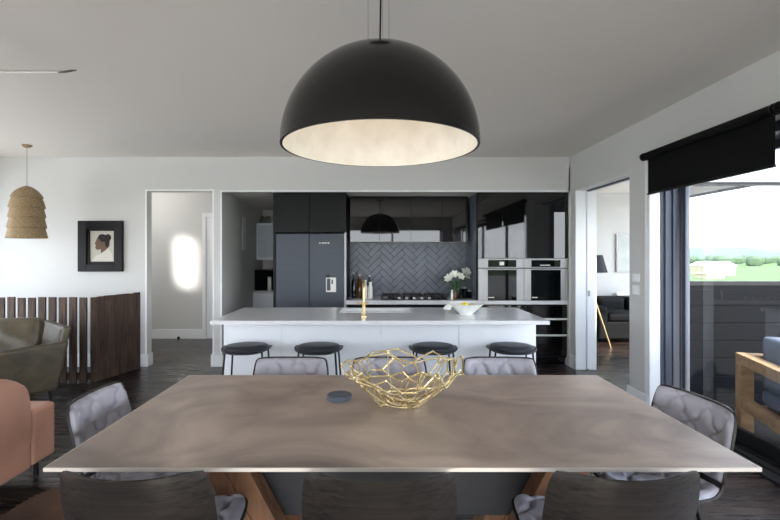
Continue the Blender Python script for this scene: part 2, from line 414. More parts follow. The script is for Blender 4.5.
# outdoors
struct('deck', B().box(XO+.07, 8.5, -5, 4.40, -.19, -.07), M['deck'])
def gnd(u, v):
    x, y = -400 + 900*u, -400 + 900*v
    return (x, y, -3 + .5*math.sin(x*.02)*math.cos(y*.017))
struct('field', B().grid(gnd, 60, 60), M['grass'])
struct('bounce_ground', B().box(-22, 14, -24, 13, -2.6, -.25), M['bounce_ground'])  # unseen pale ground added to bounce neutral light up to the ceiling
def ridge(u, v):
    a = -1.2 + 2.9*u
    R = 300 + 160*v
    h = (10.4 + 2.2*math.sin(a*5+1) + 1.3*math.sin(a*13) + .6*math.sin(a*31))*math.sin(min(1, v*1.6)*PI/2)
    return (R*math.sin(a), R*math.cos(a), -3.4 + h)
struct('hills', B().grid(ridge, 160, 12), M['hill'])
rt = random.Random(4)
for i in range(26):
    a = .50 + .010*i + rt.uniform(-.002, .002); R = 215 + 75*((i*7) % 26)/26; s_ = rt.uniform(2.2, 3.6)
    o = B()
    for k in range(4):
        o.soft(s_*rt.uniform(.9, 1.5), s_, s_*rt.uniform(.9, 1.3), s_*.42, 0, 4, at(rt.uniform(-1, 1)*s_*.3, rt.uniform(-1, 1)*.5, s_*.5 + rt.uniform(0, .3)*s_))
    t = o.build('distant_tree', M['tree'])
    t.location = (R*math.sin(a), R*math.cos(a), -3.4)
    tag(t, 'rounded dark green tree far across the field before the hills', 'tree', 'trees on the far field')
t = thing('farm_shed', 'long low farm shed with bright white roof out on the field', 'shed', (70.5, 95, -3.6))
B().box(-3.6, 3, -2, 2, 0, 2.6).build('wall', M['barn'], t)
B().hexa([(-3.8,-2.3,2.6),(3.2,-2.3,2.6),(3.2,2.3,2.6),(-3.8,2.3,2.6),(-3.6,-.1,3.5),(3,-.1,3.5),(3,.1,3.5),(-3.6,.1,3.5)]).build('roof', M['roofw'], t)
t = thing('hay_shelter', 'small beige farm building beside the white roofed shed', 'shed', (58.5, 80, -4))
B().box(-1.6, 1.6, -1.5, 1.5, 0, 1.9).build('wall', M['barn'], t)
B().box(-1.8, 1.8, -1.7, 1.7, 1.9, 2.05).build('roof', M['barn'], t)

# outdoor sofa on the deck
t = thing('outdoor_sofa', 'weathered timber outdoor sofa with slate cushions on deck outside the glass', 'sofa', (3.116+.0, 3.95, -.07), 0)
dv = Vector((2.915-3.116, 3.28-3.95, 0)).normalized(); nv = Vector((-dv.y, dv.x, 0))    # nv points outwards, away from the house
if nv.x < 0: nv = -nv
ang = math.atan2(dv.y, dv.x)
t.rotation_euler = (0, 0, ang)                     # local x runs towards the camera, local y away from the glass
sgn = 1 if (Matrix.Rotation(ang, 3, 'Z') @ Vector((0,1,0))).x > 0 else -1
LW, DPT, HT = 1.5, .8, .67
def yy(a, b2): return (a, b2) if sgn > 0 else (-b2, -a)
def obx(b, x0, x1, y0, y1, z0, z1, bev=.006):
    a, c = yy(y0, y1); return b.box(x0, x1, a, c, z0, z1, bev)
for x in (0, LW-.1):
    for y in (0, DPT-.1):
        obx(B(), x, x+.1, y, y+.1, 0, HT-.09).build('leg', M['oak'], t)
for y in (0, DPT-.1): obx(B(), 0, LW, y, y+.1, HT-.09, HT).build('top_rail', M['oak'], t)
obx(B(), 0, .1, .1, DPT-.1, HT-.09, HT).build('arm_rail', M['oak'], t)
for y in (0.01, DPT-.09): obx(B(), .1, LW-.1, y, y+.06, .2, .3).build('seat_rail', M['oak'], t)
obx(B(), .1, LW-.1, .07, DPT-.09, .22, .25).build('seat_base', M['oak'], t)
cy = sgn*.44
B().soft(LW-.22, .62, .14, .05, .02, 10, at(LW/2, cy, .33)).build('seat_cushion', M['outdoor_fab'], t)
B().soft(LW-.22, .13, .46, .05, .0, 10, at(LW/2, sgn*.2, .62)).build('back_cushion', M['outdoor_fab'], t)

# ------------------------------------------------------------------ kitchen
ZB = .855
G_ = 'M'
# fridge
FX0, FX1 = PX(276, 5.85), PX(344, 5.85); fw = FX1-FX0
t = thing('fridge', 'graphite french-door fridge set between black cabinets', 'fridge', ((FX0+FX1)/2, 5.85, 0))
B().box(-fw/2, fw/2, .03, .70, .02, 1.73, .006).build('body', M['fridge'], t)
sp = PX(309.3, 5.85) - (FX0+FX1)/2
for x0, x1 in ((-fw/2, sp-.004), (sp+.004, fw/2)):
    dd = B().box(x0, x1, 0, .03, .72, 1.725, .006).build('door', M['fridge'], t)
    if x1 > .1:
        bd = B()
        for k, wd in enumerate((.012, .006, .014, .01, .012, .008, .016)): bd.box(.12 + k*.019, .12 + k*.019 + wd, -.003, 0, PZ(243.7, 5.85), PZ(242.4, 5.85))
        bd.build('badge', M['cream'], dd)
        dp = B().box(PX(326, 5.85)-t.location.x, PX(336, 5.85)-t.location.x, -.008, 0, PZ(292, 5.85), PZ(277.5, 5.85), .003).build('note', M['cream'], dd)
        B().box(PX(327, 5.85)-t.location.x, PX(330.5, 5.85)-t.location.x, -.010, -.008, PZ(290.5, 5.85), PZ(278.5, 5.85)).box(PX(331.5, 5.85)-t.location.x, PX(333, 5.85)-t.location.x, -.010, -.008, PZ(284, 5.85), PZ(279.5, 5.85)).build('note_print', M['fridge'], dd)
        B().box(PX(326.2, 5.85)-t.location.x, PX(329.6, 5.85)-t.location.x, -.018, 0, PZ(277.6, 5.85), PZ(275, 5.85), .003).build('magnet', M['black'], dd)
B().box(-fw/2, fw/2, 0, .03, .06, .71, .006).build('drawer', M['fridge'], t)
# cabinet over fridge
cx0, cx1 = PX(273, 5.84), PX(346, 5.84)
t = thing('overhead_cabinet', 'matt black two-door cabinet above the fridge', 'cabinet', ((cx0+cx1)/2, 5.84, PZ(232.4, 5.84)))
hw = (cx1-cx0)/2; hh = HK - t.location.z - .002
B().box(-hw, hw, .022, .74, 0, hh).build('body', M['black'], t)
B().box(-hw, -.002, 0, .02, .002, hh-.004, .002).build('door', M['black'], t); B().box(.002, hw, 0, .02, .002, hh-.004, .002).build('door', M['black'], t)
for xx0, xx1, lb in ((cx0-.0, FX0-.004, 'black side panel left of the fridge'), (FX1+.003, cx1+.003, 'narrow black panel with painted reflection on its edge right of the fridge')):
    t = thing('side_panel', lb, 'panel', (xx0, 5.85, 0))
    B().box(0, xx1-xx0, .012, .73, 0, PZ(232.6, 5.85)).build('panel', M['black'], t)
    B().box(0, xx1-xx0, 0, .012, 0, PZ(232.6, 5.85)).build('edge_strip', M['inox' if xx0 > -1 else 'black'], t)  # the right strip's steel colour stands for a reflection on the edge
# wall cabinets
ub, ut = PZ(241, 6.25), HK-.002
seams = [PX(v, 6.25) for v in (349.5, 379.3, 411, 442.3, 468)]
for i, lb in ((0, 'gloss black wall cabinet over tiles, next to the fridge'), (2, 'gloss black wall cabinet over tiles, next to the ovens')):
    x0, x1 = seams[i], seams[i+2]
    t = thing('kitchen_cabinet', lb, 'cabinet', ((x0+x1)/2, 6.25, ub), 0, 'gloss wall cabinets')
    B().box(x0-t.location.x, x1-t.location.x, .022, .34, .0, ut-ub).build('body', M['black'], t)
    for a, c in ((x0, seams[i+1]), (seams[i+1], x1)):
        B().box(a-t.location.x+.0015, c-t.location.x-.0015, 0, .02, -.012, ut-ub-.012, .0015).build('door', M['gloss'], t)
# herringbone splashback
def herring(name, x0, x1, z0, z1, label, mx):
    s_ = .0785; th = .008; g = .0035
    b = B(); t2 = bmesh.new()
    R = Matrix.Rotation(PI/4, 2)
    for n in range(-40, 60):
        for k in range(-14, 14):
            ox, oy = n + 3*k, n - 3*k
            for (a0, a1, c0, c1) in ((0, 3, 0, 1), (0, 1, 1, 4)):
                q = [((ox+a0)*s_+g, (oy+c0)*s_+g), ((ox+a1)*s_-g, (oy+c0)*s_+g), ((ox+a1)*s_-g, (oy+c1)*s_-g), ((ox+a0)*s_+g, (oy+c1)*s_-g)]
                q = [R @ Vector(p) for p in q]
                if max(p.x for p in q) < x0 or min(p.x for p in q) > x1 or max(p.y for p in q) < z0 or min(p.y for p in q) > z1: continue
                cx = sum((p for p in q), Vector((0, 0)))/4
                ins = [cx + (p-cx)*(1 - .004/max((p-cx).length, .01)) for p in q]
                tl = random.uniform(-.0005, .0005)
                lo = [t2.verts.new((p.x, 0, p.y)) for p in q]; hi = [t2.verts.new((p.x, -th, p.y)) for p in q]
                for j in range(4): t2.faces.new((lo[j], lo[(j+1) % 4], hi[(j+1) % 4], hi[j]))
                t2.faces.new(hi)
    for co, no in (((x0,0,0),(-1,0,0)), ((x1,0,0),(1,0,0)), ((0,0,z0),(0,0,-1)), ((0,0,z1),(0,0,1))):
        bmesh.ops.bisect_plane(t2, geom=t2.verts[:]+t2.edges[:]+t2.faces[:], plane_co=co, plane_no=no, clear_outer=True)
    bmesh.ops.recalc_face_normals(t2, faces=t2.faces)
    b._add(t2)
    t = thing('splashback', label, 'splashback'); t.matrix_world = mx
    b.build('tiles', M['tile'], t, smooth=False)
    B().box(x0, x1, 0, .004, z0, z1).build('grout', M['grout'], t)
herring('splashback', 0, 1.755, 0, ub-ZB-.014, 'grey herringbone tiled splashback between bench and wall cabinets', at(-.46, 6.59, ZB))
TX0 = PX(478, 5.84)
herring('splashback', 0, .70, 0, HK-ZB-.01, 'narrow herringbone tile return on the side of the oven tower', at(TX0-.006, 6.585, ZB, 0, 0, -PI/2))
# worktop on the back run
tag(B().box(FX1+.03, RX1-.005, 5.85, 6.58, ZB-.052, ZB, .003).build('worktop', M['stone']), 'long pale stone worktop on the black back cabinets', 'worktop')
# base cabinets
def base_cab(x0, x1, label, drawers):
    t = thing('base_cabinet', label, 'cabinet', ((x0+x1)/2, 5.88, 0), 0, 'black base cabinets')
    h = (x1-x0)/2 - .001
    B().box(-h, h, .02, .68, .1, ZB-.053).build('body', M['black'], t)
    B().box(-h, h, .06, .1, 0, .1).build('kickboard', M['gloss'], t)
    if drawers:
        zs = [.12, PZ(335.7, 5.86), PZ(319.4, 5.86), ZB-.055]
        for a, c in zip(zs, zs[1:]):
            dr = B().box(-h, h, 0, .019, a+.014, c-.012, .002).build('drawer', M['gloss'], t)
            if c < ZB-.06: B().box(-h, h, -.006, .012, c-.010, c+.012, .002).build('handle', M['cream'], dr)
    else:
        for a, c in ((-h, -.002), (.002, h)):
            B().box(a, c, 0, .019, .11, ZB-.09, .002).build('door', M['gloss'], t)
base_cab(-.42, .2, 'black base cabinet under bench bottles behind the island', False)
base_cab(.2, 1.27, 'black base cabinet under the cooktop behind the island', False)
base_cab(1.27, 1.86, 'black drawer unit under the left oven', True)
base_cab(1.86, 2.445, 'black drawer unit with pale pulls under the right oven', True)
# oven tower
ZO = PZ(258.5, 5.84)
xm = PX(524, 5.84)
for x0, x1, lb, lo, left in ((TX0, xm, 'tall gloss black cabinet around left oven, next to tiles', 'left stainless wall oven with black glass door', True), (xm, RX1-.008, 'tall gloss black cabinet around right oven, next to doorway wall', 'right stainless wall oven with black glass door', False)):
    t = thing('tall_cabinet', lb, 'cabinet', ((x0+x1)/2, 5.84, ZB), 0, 'tall oven cabinets'); h = (x1-x0)/2
    zt = HK-ZB-.002; zo = ZO-ZB
    b = B().box(-h, -h+.012, .022, .72, .001, zo).box(h-.012, h, .022, .72, .001, zo).box(-h, h, .022, .72, zo+.002, zt)
    b.build('body', M['black'], t)
    B().box(-h+.001, h-.001, 0, .02, zo+.003, zt-.012, .0015).build('door', M['gloss'], t)
    t = thing('oven', lo, 'oven', ((x0+x1)/2, 5.84, ZB+.001), 0, 'stainless wall ovens')
    k = h-.002; zz = lambda py: PZ(py, 5.84)-ZB-.001
    xx = lambda px: PX(px, 5.84)-t.location.x
    d0, d1 = (488, 516.2) if left else (531.3, 560.3)
    B().box(-h+.014, h-.014, .03, .6, .005, zo-.005).build('body', M['steel_dark'], t)
    cp = B().box(-k, k, -.004, .03, zz(267.8), zo-.001, .003).build('control_panel', M['inox'], t)
    B().box(xx(d0), xx(d1), -.006, -.004, zz(267), zz(260), .001).build('display', M['oven_glass'], cp)
    if left: B().box(xx(499.5), xx(504), -.0075, -.006, zz(265.3), zz(261.8)).build('clock', M['cream'], cp)
    else: B().box(xx(540), xx(550), -.0075, -.006, zz(265.6), zz(264.8)).build('clock', M['cream'], cp)
    dr = B().box(-k, k, -.004, .03, .0, zz(268.6), .003).build('door', M['inox'], t)
    B().box(xx(d0-.3), xx(d1+.3), -.007, -.004, zz(300.6), zz(270), .001).build('door_glass', M['oven_glass'], dr)
    B().box(xx(d0+.5), xx(d0+6), -.0082, -.007, zz(297.9), zz(297), 0).build('badge', M['cream'], dr)
    hb = B(); zc = zz(268.9)
    hb.box(xx(d0-1), xx(d1+1), -.03, -.016, zc-.012, zc-.002, .003)
    for q in (d0+1, d1-1): hb.box(xx(q)-.006, xx(q)+.006, -.02, -.004, zc-.011, zc-.003)
    hb.build('handle', M['inox'], dr)
# cooktop
t = thing('cooktop', 'black gas cooktop with cast iron trivets on the back bench', 'cooktop', (PX(413.5, 6.1), 6.15, ZB+.0005))
B().box(-.44, .44, -.22, .25, 0, .008, .003).build('glass_plate', M['oven_glass'], t)
for bx in (-.3, 0, .3):
    for by in ((-.06, .13) if bx else (.05,)):
        B().lathe([(0, .008), (.045, .008), (.045, .02), (.03, .026), (0, .026)], 16, at(bx, by)).build('burner', M['blackmetal'], t)
    tv = B()
    for q in (-.1, 0, .1): tv.box(bx+q-.005, bx+q+.005, -.14, .22, .038, .05)
    for q in (-.13, .035, .21): tv.box(bx-.13, bx+.13, q-.005, q+.005, .038, .05)
    for sx in (-.12, .12):
        for sy in (-.13, .21): tv.box(bx+sx-.006, bx+sx+.006, sy-.006, sy+.006, .008, .04)
    tv.build('trivet', M['blackmetal'], t)
for q in range(5): B().lathe([(0, .008), (.02, .008), (.018, .032), (0, .032)], 14, at(-.2+q*.1, -.18)).build('knob', M['inox'], t)
# bottles on the bench
def bottle(name, px, D, py_top, wpx, m, label, neck=.45, cap=None, capm=None, cat='bottle', sh=.62):
    H = PZ(py_top, D)-ZB-.001; r = wpx*D/450/2
    t = thing(name, label, cat, (PX(px, D), D, ZB+.001))
    rn = r*neck
    B().lathe([(0, 0), (r*.95, 0), (r, .01), (r, H*sh), (rn, H*(sh+.14)), (rn, H*.93), (0, H*.93)], 20).build('body', m, t)
    B().lathe([(0, H*.92), (rn*1.15, H*.92), (rn*1.15, H), (0, H)], 14).build('cap', capm or M['inox'], t)
    return t
bottle('oil_bottle', 353.8, 6.2, 272, 4.4, M['dkglass'], 'tall dark bottle with silver pourer nearest the fridge')
bottle('vinegar_bottle', 359.6, 6.2, 274, 5.6, M['amber'], 'amber bottle with slim neck between dark and pale bottles')
bottle('green_bottle', 369.4, 6.32, 275, 4, M['green_glass'], 'dark green bottle standing behind the squat white bottle')
bottle('white_bottle', 370.3, 6.1, 282, 4.6, M['cream'], 'squat white bottle in front of the green bottle', .6, sh=.7, capm=M['cream'])
bottle('soap_bottle', 365.5, 6.1, 280, 4, M['cream'], 'slim white bottle behind the brass island tap', .5, capm=M['cream'])
# flowers
t = thing('flower_vase', 'glass vase of white lilies on the back bench', 'vase', (PX(457, 6.1), 6.12, ZB+.001))
B().lathe([(0, .004), (.05, .004), (.05, 0), (.055, 0), (.06, .13), (.057, .13), (.05, .01), (0, .01)], 24).build('vase', M['clear'], t)
rf = random.Random(5)
st = B(); lf = B(); pts = []
heads = [(-.11, -.03, .27), (-.04, -.05, .32), (.04, -.03, .29), (.09, .0, .35), (.125, -.04, .36), (-.08, .05, .24), (.13, .02, .29)]
for hx, hy, hz in heads:
    st.tube([(hx*.15, hy*.15, .01), (hx*.35, hy*.3, .12), (hx*.8, hy*.8, hz*.75), (hx, hy, hz)], .003, 6)
    for q in range(4):
        f = rf.uniform(.4, .85); a = rf.uniform(0, 2*PI); o_ = Vector((hx*f, hy*f, hz*f)); L_ = rf.uniform(.09, .15)
        dv_ = Vector((math.cos(a), math.sin(a), rf.uniform(.1, .7))).normalized()
        sd = dv_.cross(Vector((0, 0, 1))).normalized()
        def leaf(u, v, o_=o_, dv_=dv_, sd=sd, L_=L_): return o_ + dv_*L_*u + sd*(v-.5)*.045*math.sin(PI*min(.98, u+.06)) + Vector((0, 0, -.03*u*u))
        lf.grid(leaf, 5, 2, .0015)
st.build('stems', M['leaf'], t); lf.build('leaves', M['leaf'], t)
for hx, hy, hz in heads:
    fl = B(); ax = Vector((hx*1.2, -.12+hy, .12)).normalized()
    a1 = ax.orthogonal().normalized(); a2 = ax.cross(a1)
    for q in range(6):
        dr_ = a1*math.cos(q*PI/3) + a2*math.sin(q*PI/3); sd = ax.cross(dr_)
        def pet(u, v, dr_=dr_, sd=sd, c=Vector((hx, hy, hz)), ax=ax): return c + dr_*(.066*u) + ax*(.035*math.sin(u*PI*.6)) + sd*(v-.5)*.044*math.sin(PI*min(.97, u*.9+.08))
        fl.grid(pet, 5, 2, .0015)
    fl.build('lily_flower', M['petal'], t)
bottle('spice_jar', 452, 6.0, 290, 3, M['cream'], 'small white jar left of the lily vase', .7, capm=M['cream'], cat='jar')
bottle('amber_jar', 455.3, 5.98, 290.5, 3, M['amber'], 'small amber jar touching the foot of the lily vase', .7, capm=M['black'], cat='jar')
for px, py, lb in ((464.6, 286.5, 'shiny black canister right of the lilies'), (469.6, 290, 'short black canister against the left oven tower')):
    D = 6.2; H = PZ(py, D)-ZB
    t = thing('canister', lb, 'canister', (PX(px, D), D, ZB+.001))
    B().lathe([(0, 0), (.036, 0), (.038, .006), (.038, H*.8), (0, H*.8)], 24).build('body', M['gloss'], t)
    B().lathe([(0, H*.8), (.04, H*.8), (.04, H*.94), (.012, H*.94), (.012, H), (0, H)], 24).build('lid', M['inox'], t)

# island
IZ = .89; IF, IB = 3.845, 4.80; IH = 1.4525
t = thing('kitchen_island', 'white panelled island cabinet facing the dining table', 'island', (0, 4.15, 0))
B().box(-1.44, 1.44, .018, .60, .08, IZ-.175, .0).box(-1.44, -.46, .018, .60, IZ-.175, IZ-.036).box(.36, 1.44, .018, .60, IZ-.175, IZ-.036).build('body', M['white_lam'], t)
B().box(-1.40, 1.40, .05, .56, 0, .08).build('kickboard', M['black'], t)
es = [-1.441, -.48, .48, 1.441]
es = [-1.441, PX(282, 4.15), PX(381, 4.15), PX(459, 4.15), 1.441]
for a, c in zip(es, es[1:]): B().box(a, c-.003, 0, .018, .08, IZ-.036, .0015).build('front_panel', M['white_lam'], t)
sx0, sx1, sy0, sy1 = PX(340, 4.45), PX(411, 4.45), 4.36, 4.72
b = B().box(-IH, sx0, IF, IB, IZ-.035, IZ, .003).box(sx1, IH, IF, IB, IZ-.035, IZ, .003).box(sx0, sx1, IF, sy0, IZ-.035, IZ).box(sx0, sx1, sy1, IB, IZ-.035, IZ)
tag(b.build('island_worktop', M['stone']), 'pale stone worktop with sink cut-out on the white island', 'worktop')
t = thing('sink', 'white undermount sink in the island worktop', 'sink', ((sx0+sx1)/2, (sy0+sy1)/2, IZ-.17))
a, c = (sx1-sx0)/2, (sy1-sy0)/2
B().box(-a, a, -c, c, 0, .01).box(-a, -a+.008, -c, c, .01, .134).box(a-.008, a, -c, c, .01, .134).box(-a, a, -c, -c+.008, .01, .134).box(-a, a, c-.008, c, .01, .134).build('basin', M['white_cer'], t)
B().lathe([(0, .01), (.03, .01), (.03, .013), (0, .013)], 18).build('drain', M['inox'], t)
t = thing('tap', 'tall brushed brass gooseneck tap at the island sink', 'tap', (PX(363.8, 4.1), 4.1, IZ))
B().lathe([(0, 0), (.026, 0), (.026, .012), (.014, .016), (0, .016)], 20).tube([(0, 0, .01), (0, 0, .11)], .014, 14).build('base', M['brass'], t)
arc = [(0, 0, .1), (0, 0, .24)] + [(0, .09 - .09*math.cos(q*PI/10), .24 + .085*math.sin(q*PI/10)) for q in range(1, 11)] + [(0, .18, .2)]
B().tube(arc, .0105, 12).build('spout', M['brass'], t)
B().tube([(-.058, 0, .118), (.045, 0, .118)], .011, 12).build('handle', M['brass'], t)
# white bowl with lemons
bx_, by_ = PX(466, 4.25), 4.25
t = thing('serving_bowl', 'white ceramic bowl with scooped ear on the island', 'bowl', (bx_, by_, IZ))
pr = [(0, 0), (.06, 0), (.065, .012), (.10, .04), (.15, .085), (.175, .105), (.170, .107), (.14, .085), (.09, .045), (.05, .02), (0, .018)]
B().lathe(pr, 36).build('body', M['white_cer'], t)
def ear(u, v):
    a = PI + (u-.5)*1.1; rr = .12 + .065*v
    return (rr*math.cos(a) - .03*v*math.cos((u-.5)*PI), rr*math.sin(a)*(1-.35*v), .07 + .055*v - .075*v*v + .012*math.sin(v*PI))
B().grid(ear, 12, 6, .007).build('ear_handle', M['white_cer'], t)
for lx, ly, lz, lb in ((bx_-.01, by_+.0, IZ+.085, 'yellow lemon on top of the pile in the white bowl'), (bx_+.05, by_+.045, IZ+.062, 'yellow lemon sunk at the right in white bowl')):
    o = B().lathe([(0, -.046), (.008, -.042), (.022, -.028), (.031, 0), (.022, .028), (.008, .042), (0, .046)], 20, at(0, 0, 0, 0, PI/2, .5)).build('lemon', M['lemon'])
    o.location = (lx, ly, lz); tag(o, lb, 'lemon', 'lemons in the white bowl')

# bar stools
def make_stool():
    t = thing('bar_stool', 'x', 'stool', (0, 0, 0), 0, 'bar stools along the island')
    def pan(u, v):
        a = 2*PI*u; r = v
        sx, sy = .212, .175
        ex = math.copysign(abs(math.cos(a))**.75, math.cos(a)); ey = math.copysign(abs(math.sin(a))**.8, math.sin(a))
        return (sx*r*ex, sy*r*ey, .622 + .03*(r*ex)**2*abs(ex) - .006*r)
    B().grid(pan, 40, 8, .010).build('seat_pan', M['cushion_dark'], t)
    def cu(r, z): return (r, z)
    c = B().lathe([(0, .618), (.15, .62), (.182, .634), (.184, .65), (.165, .668), (.12, .676), (0, .678)], 36, Matrix.Diagonal((1.06, .9, 1, 1)))
    c.build('seat_cushion', M['cushion_dark'], t)
    for sx in (-1, 1):
        for sy in (-1, 1):
            B().tube([(sx*.155, sy*.115, .628), (sx*.2, sy*.16, 0)], .0085, 8).build('leg', M['blackmetal'], t)
    f = lambda z: ((.155 + (.2-.155)*(1-z/.628)), (.115 + (.16-.115)*(1-z/.628)))
    x, y = f(.22)
    B().tube([(-x, -y, .22), (x, -y, .22), (x, y, .22), (-x, y, .22)], .007, 8, closed=True).build('footrest', M['blackmetal'], t)
    return t
proto = make_stool()
for i, (px, rz, lb) in enumerate(((247, .03, 'leftmost of the four dark bar stools at the white island'), (319, -.02, 'second dark bar stool from left along the white island'),
                              (433, .02, 'dark bar stool at the island just behind the gold bowl'), (511, -.06, 'rightmost of the four dark bar stools at the white island'))):
    o = proto if i == 0 else copy_tree(proto)
    o.location = (PX(px, 3.92), 3.92, 0); o.rotation_euler.z = rz; o['label'] = lb

# ------------------------------------------------------------------ pantry
t = thing('pantry_cabinet', 'white base cabinet with pale top in the pantry', 'cabinet', (-1.57, 7.54, 0))
B().box(-.565, .56, .02, .64, .08, .8).build('body', M['white_lam'], t); B().box(-.565, .56, 0, .65, .8, .84, .003).build('top', M['stone'], t)
B().box(-.56, -.02, .0, .018, .1, .79, .002).build('door', M['white_lam'], t); B().box(-.01, .55, .0, .018, .1, .79, .002).build('door', M['white_lam'], t)
t = thing('glazed_cabinet', 'white framed frosted wall cabinet in the pantry', 'cabinet', (-1.7, 7.8, PZ(260, 7.8)))
x0 = PX(255, 7.8)+1.7; zt = PZ(223, 7.8)-PZ(260, 7.8)
B().box(x0, .6, .02, .39, 0, zt).build('body', M['white_lam'], t)
B().box(x0, x0+.05, 0, .02, 0, zt).box(x0, .6, 0, .02, zt-.045, zt).box(x0, .6, 0, .02, 0, .045).box(.55, .6, 0, .02, 0, zt).build('door_frame', M['white_lam'], t)
B().box(x0+.05, .55, .008, .018, .045, zt-.045).build('door_panel', M['frost'], t)
t = thing('microwave', 'black microwave on the pantry bench', 'microwave', (-1.85, 7.62, .841))
B().box(-.28, .3, .015, .4, .008, PZ(270, 7.62)-.841, .006).build('body', M['black'], t)
B().box(-.27, .16, 0, .015, .02, PZ(271, 7.62)-.841, .004).build('door', M['oven_glass'], t)
B().box(.17, .29, 0, .015, .02, PZ(271, 7.62)-.841, .004).build('keypad', M['black'], t)
t = thing('storage_jar', 'white storage jar in front of the pantry microwave', 'jar', (PX(269.5, 7.57), 7.575, .841))
B().lathe([(0, 0), (.03, 0), (.032, .01), (.032, .2), (0, .2)], 20).build('body', M['cream'], t); B().lathe([(0, .2), (.033, .2), (.033, .235), (0, .235)], 20).build('lid', M['cream'], t)
t = thing('pinboard', 'narrow white framed board on the pantry side wall', 'board', (-2.14, 7.0, PZ(250, 7.0)))
B().box(0, .02, -.04, .12, 0, .52, .003).build('frame', M['trim'], t)
for px, lb in ((262.5, 'glass jar on top of pantry wall cabinet, further left'), (268, 'glass jar on top of pantry wall cabinet, next to fridge')):
    t = thing('glass_jar', lb, 'jar', (PX(px, 7.95), 7.95, PZ(223, 7.8)+.001))
    B().lathe([(0, 0), (.045, 0), (.05, .01), (.05, .09), (.03, .11), (0, .11)], 18).build('body', M['clear'], t); B().lathe([(0, .11), (.034, .11), (.034, .13), (0, .13)], 18).build('lid', M['fibre'], t)
t = thing('door_stop', 'tiny black door stop at foot of the hall wall', 'door stop', (PX(178.5, 7.72), 7.72, 0))
B().lathe([(0, 0), (.022, 0), (.022, .03), (.012, .045), (0, .045)], 16).build('body', M['black'], t)

# ------------------------------------------------------------------ dining table
TXa, TXb, TYa, TYb, TZ = -1.118, 1.268, 1.493, 2.64, .75
cxT, cyT = (TXa+TXb)/2, (TYa+TYb)/2; hx, hy = (TXb-TXa)/2, (TYb-TYa)/2
t = thing('dining_table', 'long bronze-grey patinated dining table on slanted timber legs', 'table', (cxT, cyT, 0))
b = B(); bt = bmesh.new(); rings = []
for ins, z in ((.14, TZ-.045), (.004, TZ-.013), (.004, TZ-.0015), (.0055, TZ)):
    rings.append([bt.verts.new((sx*(hx-ins), sy*(hy-ins), z)) for sx, sy in ((-1,-1),(1,-1),(1,1),(-1,1))])
for A, Bq in zip(rings, rings[1:]):
    for j in range(4): bt.faces.new((A[j], A[(j+1) % 4], Bq[(j+1) % 4], Bq[j]))
bt.faces.new(rings[0][::-1]); bt.faces.new(rings[-1])
b._add(bt); b.build('tabletop', M['table'], t, ang=20)
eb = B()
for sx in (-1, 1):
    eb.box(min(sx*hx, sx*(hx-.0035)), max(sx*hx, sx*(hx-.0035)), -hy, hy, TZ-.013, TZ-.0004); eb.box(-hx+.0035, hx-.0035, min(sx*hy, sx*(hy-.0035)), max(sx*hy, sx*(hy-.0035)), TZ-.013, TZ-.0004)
eb.build('edge_band', M['edge'], t)  # paler strip along the tabletop edges
def legx(z): return -.84 + (.72-z)*.54
for sx in (-1, 1):
    for y0, y1 in ((1.9-cyT, 2.0-cyT), (2.19-cyT, 2.29-cyT)):
        lg = B()
        for q0, q1 in ((0, .088), (.091, .19)):
            p = []
            for z in (0, .704):
                xa, xb = legx(z)+q0-cxT+.0, legx(z)+q1-cxT
                if sx < 0: p += [(xa, y0, z), (xb, y0, z), (xb, y1, z), (xa, y1, z)]
                else: p += [(-xb, y0, z), (-xa, y0, z), (-xa, y1, z), (-xb, y1, z)]
            lg.hexa(p, .003)
        lg.build('leg', M['legwood'], t)
B().box(-.62, .62, -.045, .12, .285, .705, .004).build('crossbeam', M['steel_dark'], t)

# dining chairs: local +y is the way the sitter faces
PROF = [(.245, .452), (.20, .437), (.10, .428), (0, .424), (-.10, .428), (-.165, .444), (-.205, .475), (-.228, .52), (-.248, .59), (-.264, .65), (-.280, .715), (-.298, .793)]
def spl(ts, v):
    n = len(ts)-1; x = v*n; i = min(n-1, int(x)); f = x-i
    p0, p1, p2, p3 = ts[max(0, i-1)], ts[i], ts[i+1], ts[min(n, i+2)]
    return tuple(.5*((2*b_) + (-a_+c_)*f + (2*a_-5*b_+4*c_-d_)*f*f + (-a_+3*b_-3*c_+d_)*f**3) for a_, b_, c_, d_ in zip(p0, p1, p2, p3))
WID = [(.205,), (.228,), (.238,), (.24,), (.238,), (.232,), (.232,), (.238,), (.242,), (.242,), (.238,), (.226,)]
def back_amt(v): return max(0, min(1, (v-.40)/.25))
def chair_pt(u, v, off=0, wscale=1):
    y, z = spl(PROF, v); hw = spl(WID, v)[0]*wscale
    # rounded upper and front corners
    e = max(0, (v-.93)/.07); e2 = max(0, (.07-v)/.07)
    hw *= 1 - .05*e**4 - .14*e2**2
    s = 2*u-1
    ba = back_amt(v)
    y2, z2 = spl(PROF, min(1, v+.01)); y1, z1 = spl(PROF, max(0, v-.01))
    dy, dz = y2-y1, z2-z1; L_ = math.hypot(dy, dz) or 1
    ny, nz = dz/L_, -dy/L_                       # points to the sitter
    cup = .022*(1-ba) + .068*ba
    o = cup*abs(s)**2.2 + off
    y -= 0; 
    drop = -.012*abs(s)**6*ba*max(0, (v-.9)/.1)
    return Vector((hw*s, y + ny*o, z + nz*o + drop))
def quilt(s, q):
    w = .06*math.sin(4*PI*q)
    a = 1.4*(s+w)+q; c = 1.4*(s-w)-q
    da = abs(a-round(a)); dc = abs(c-round(c))
    return (1-math.exp(-(da/.09)**2))*(1-math.exp(-(dc/.09)**2))
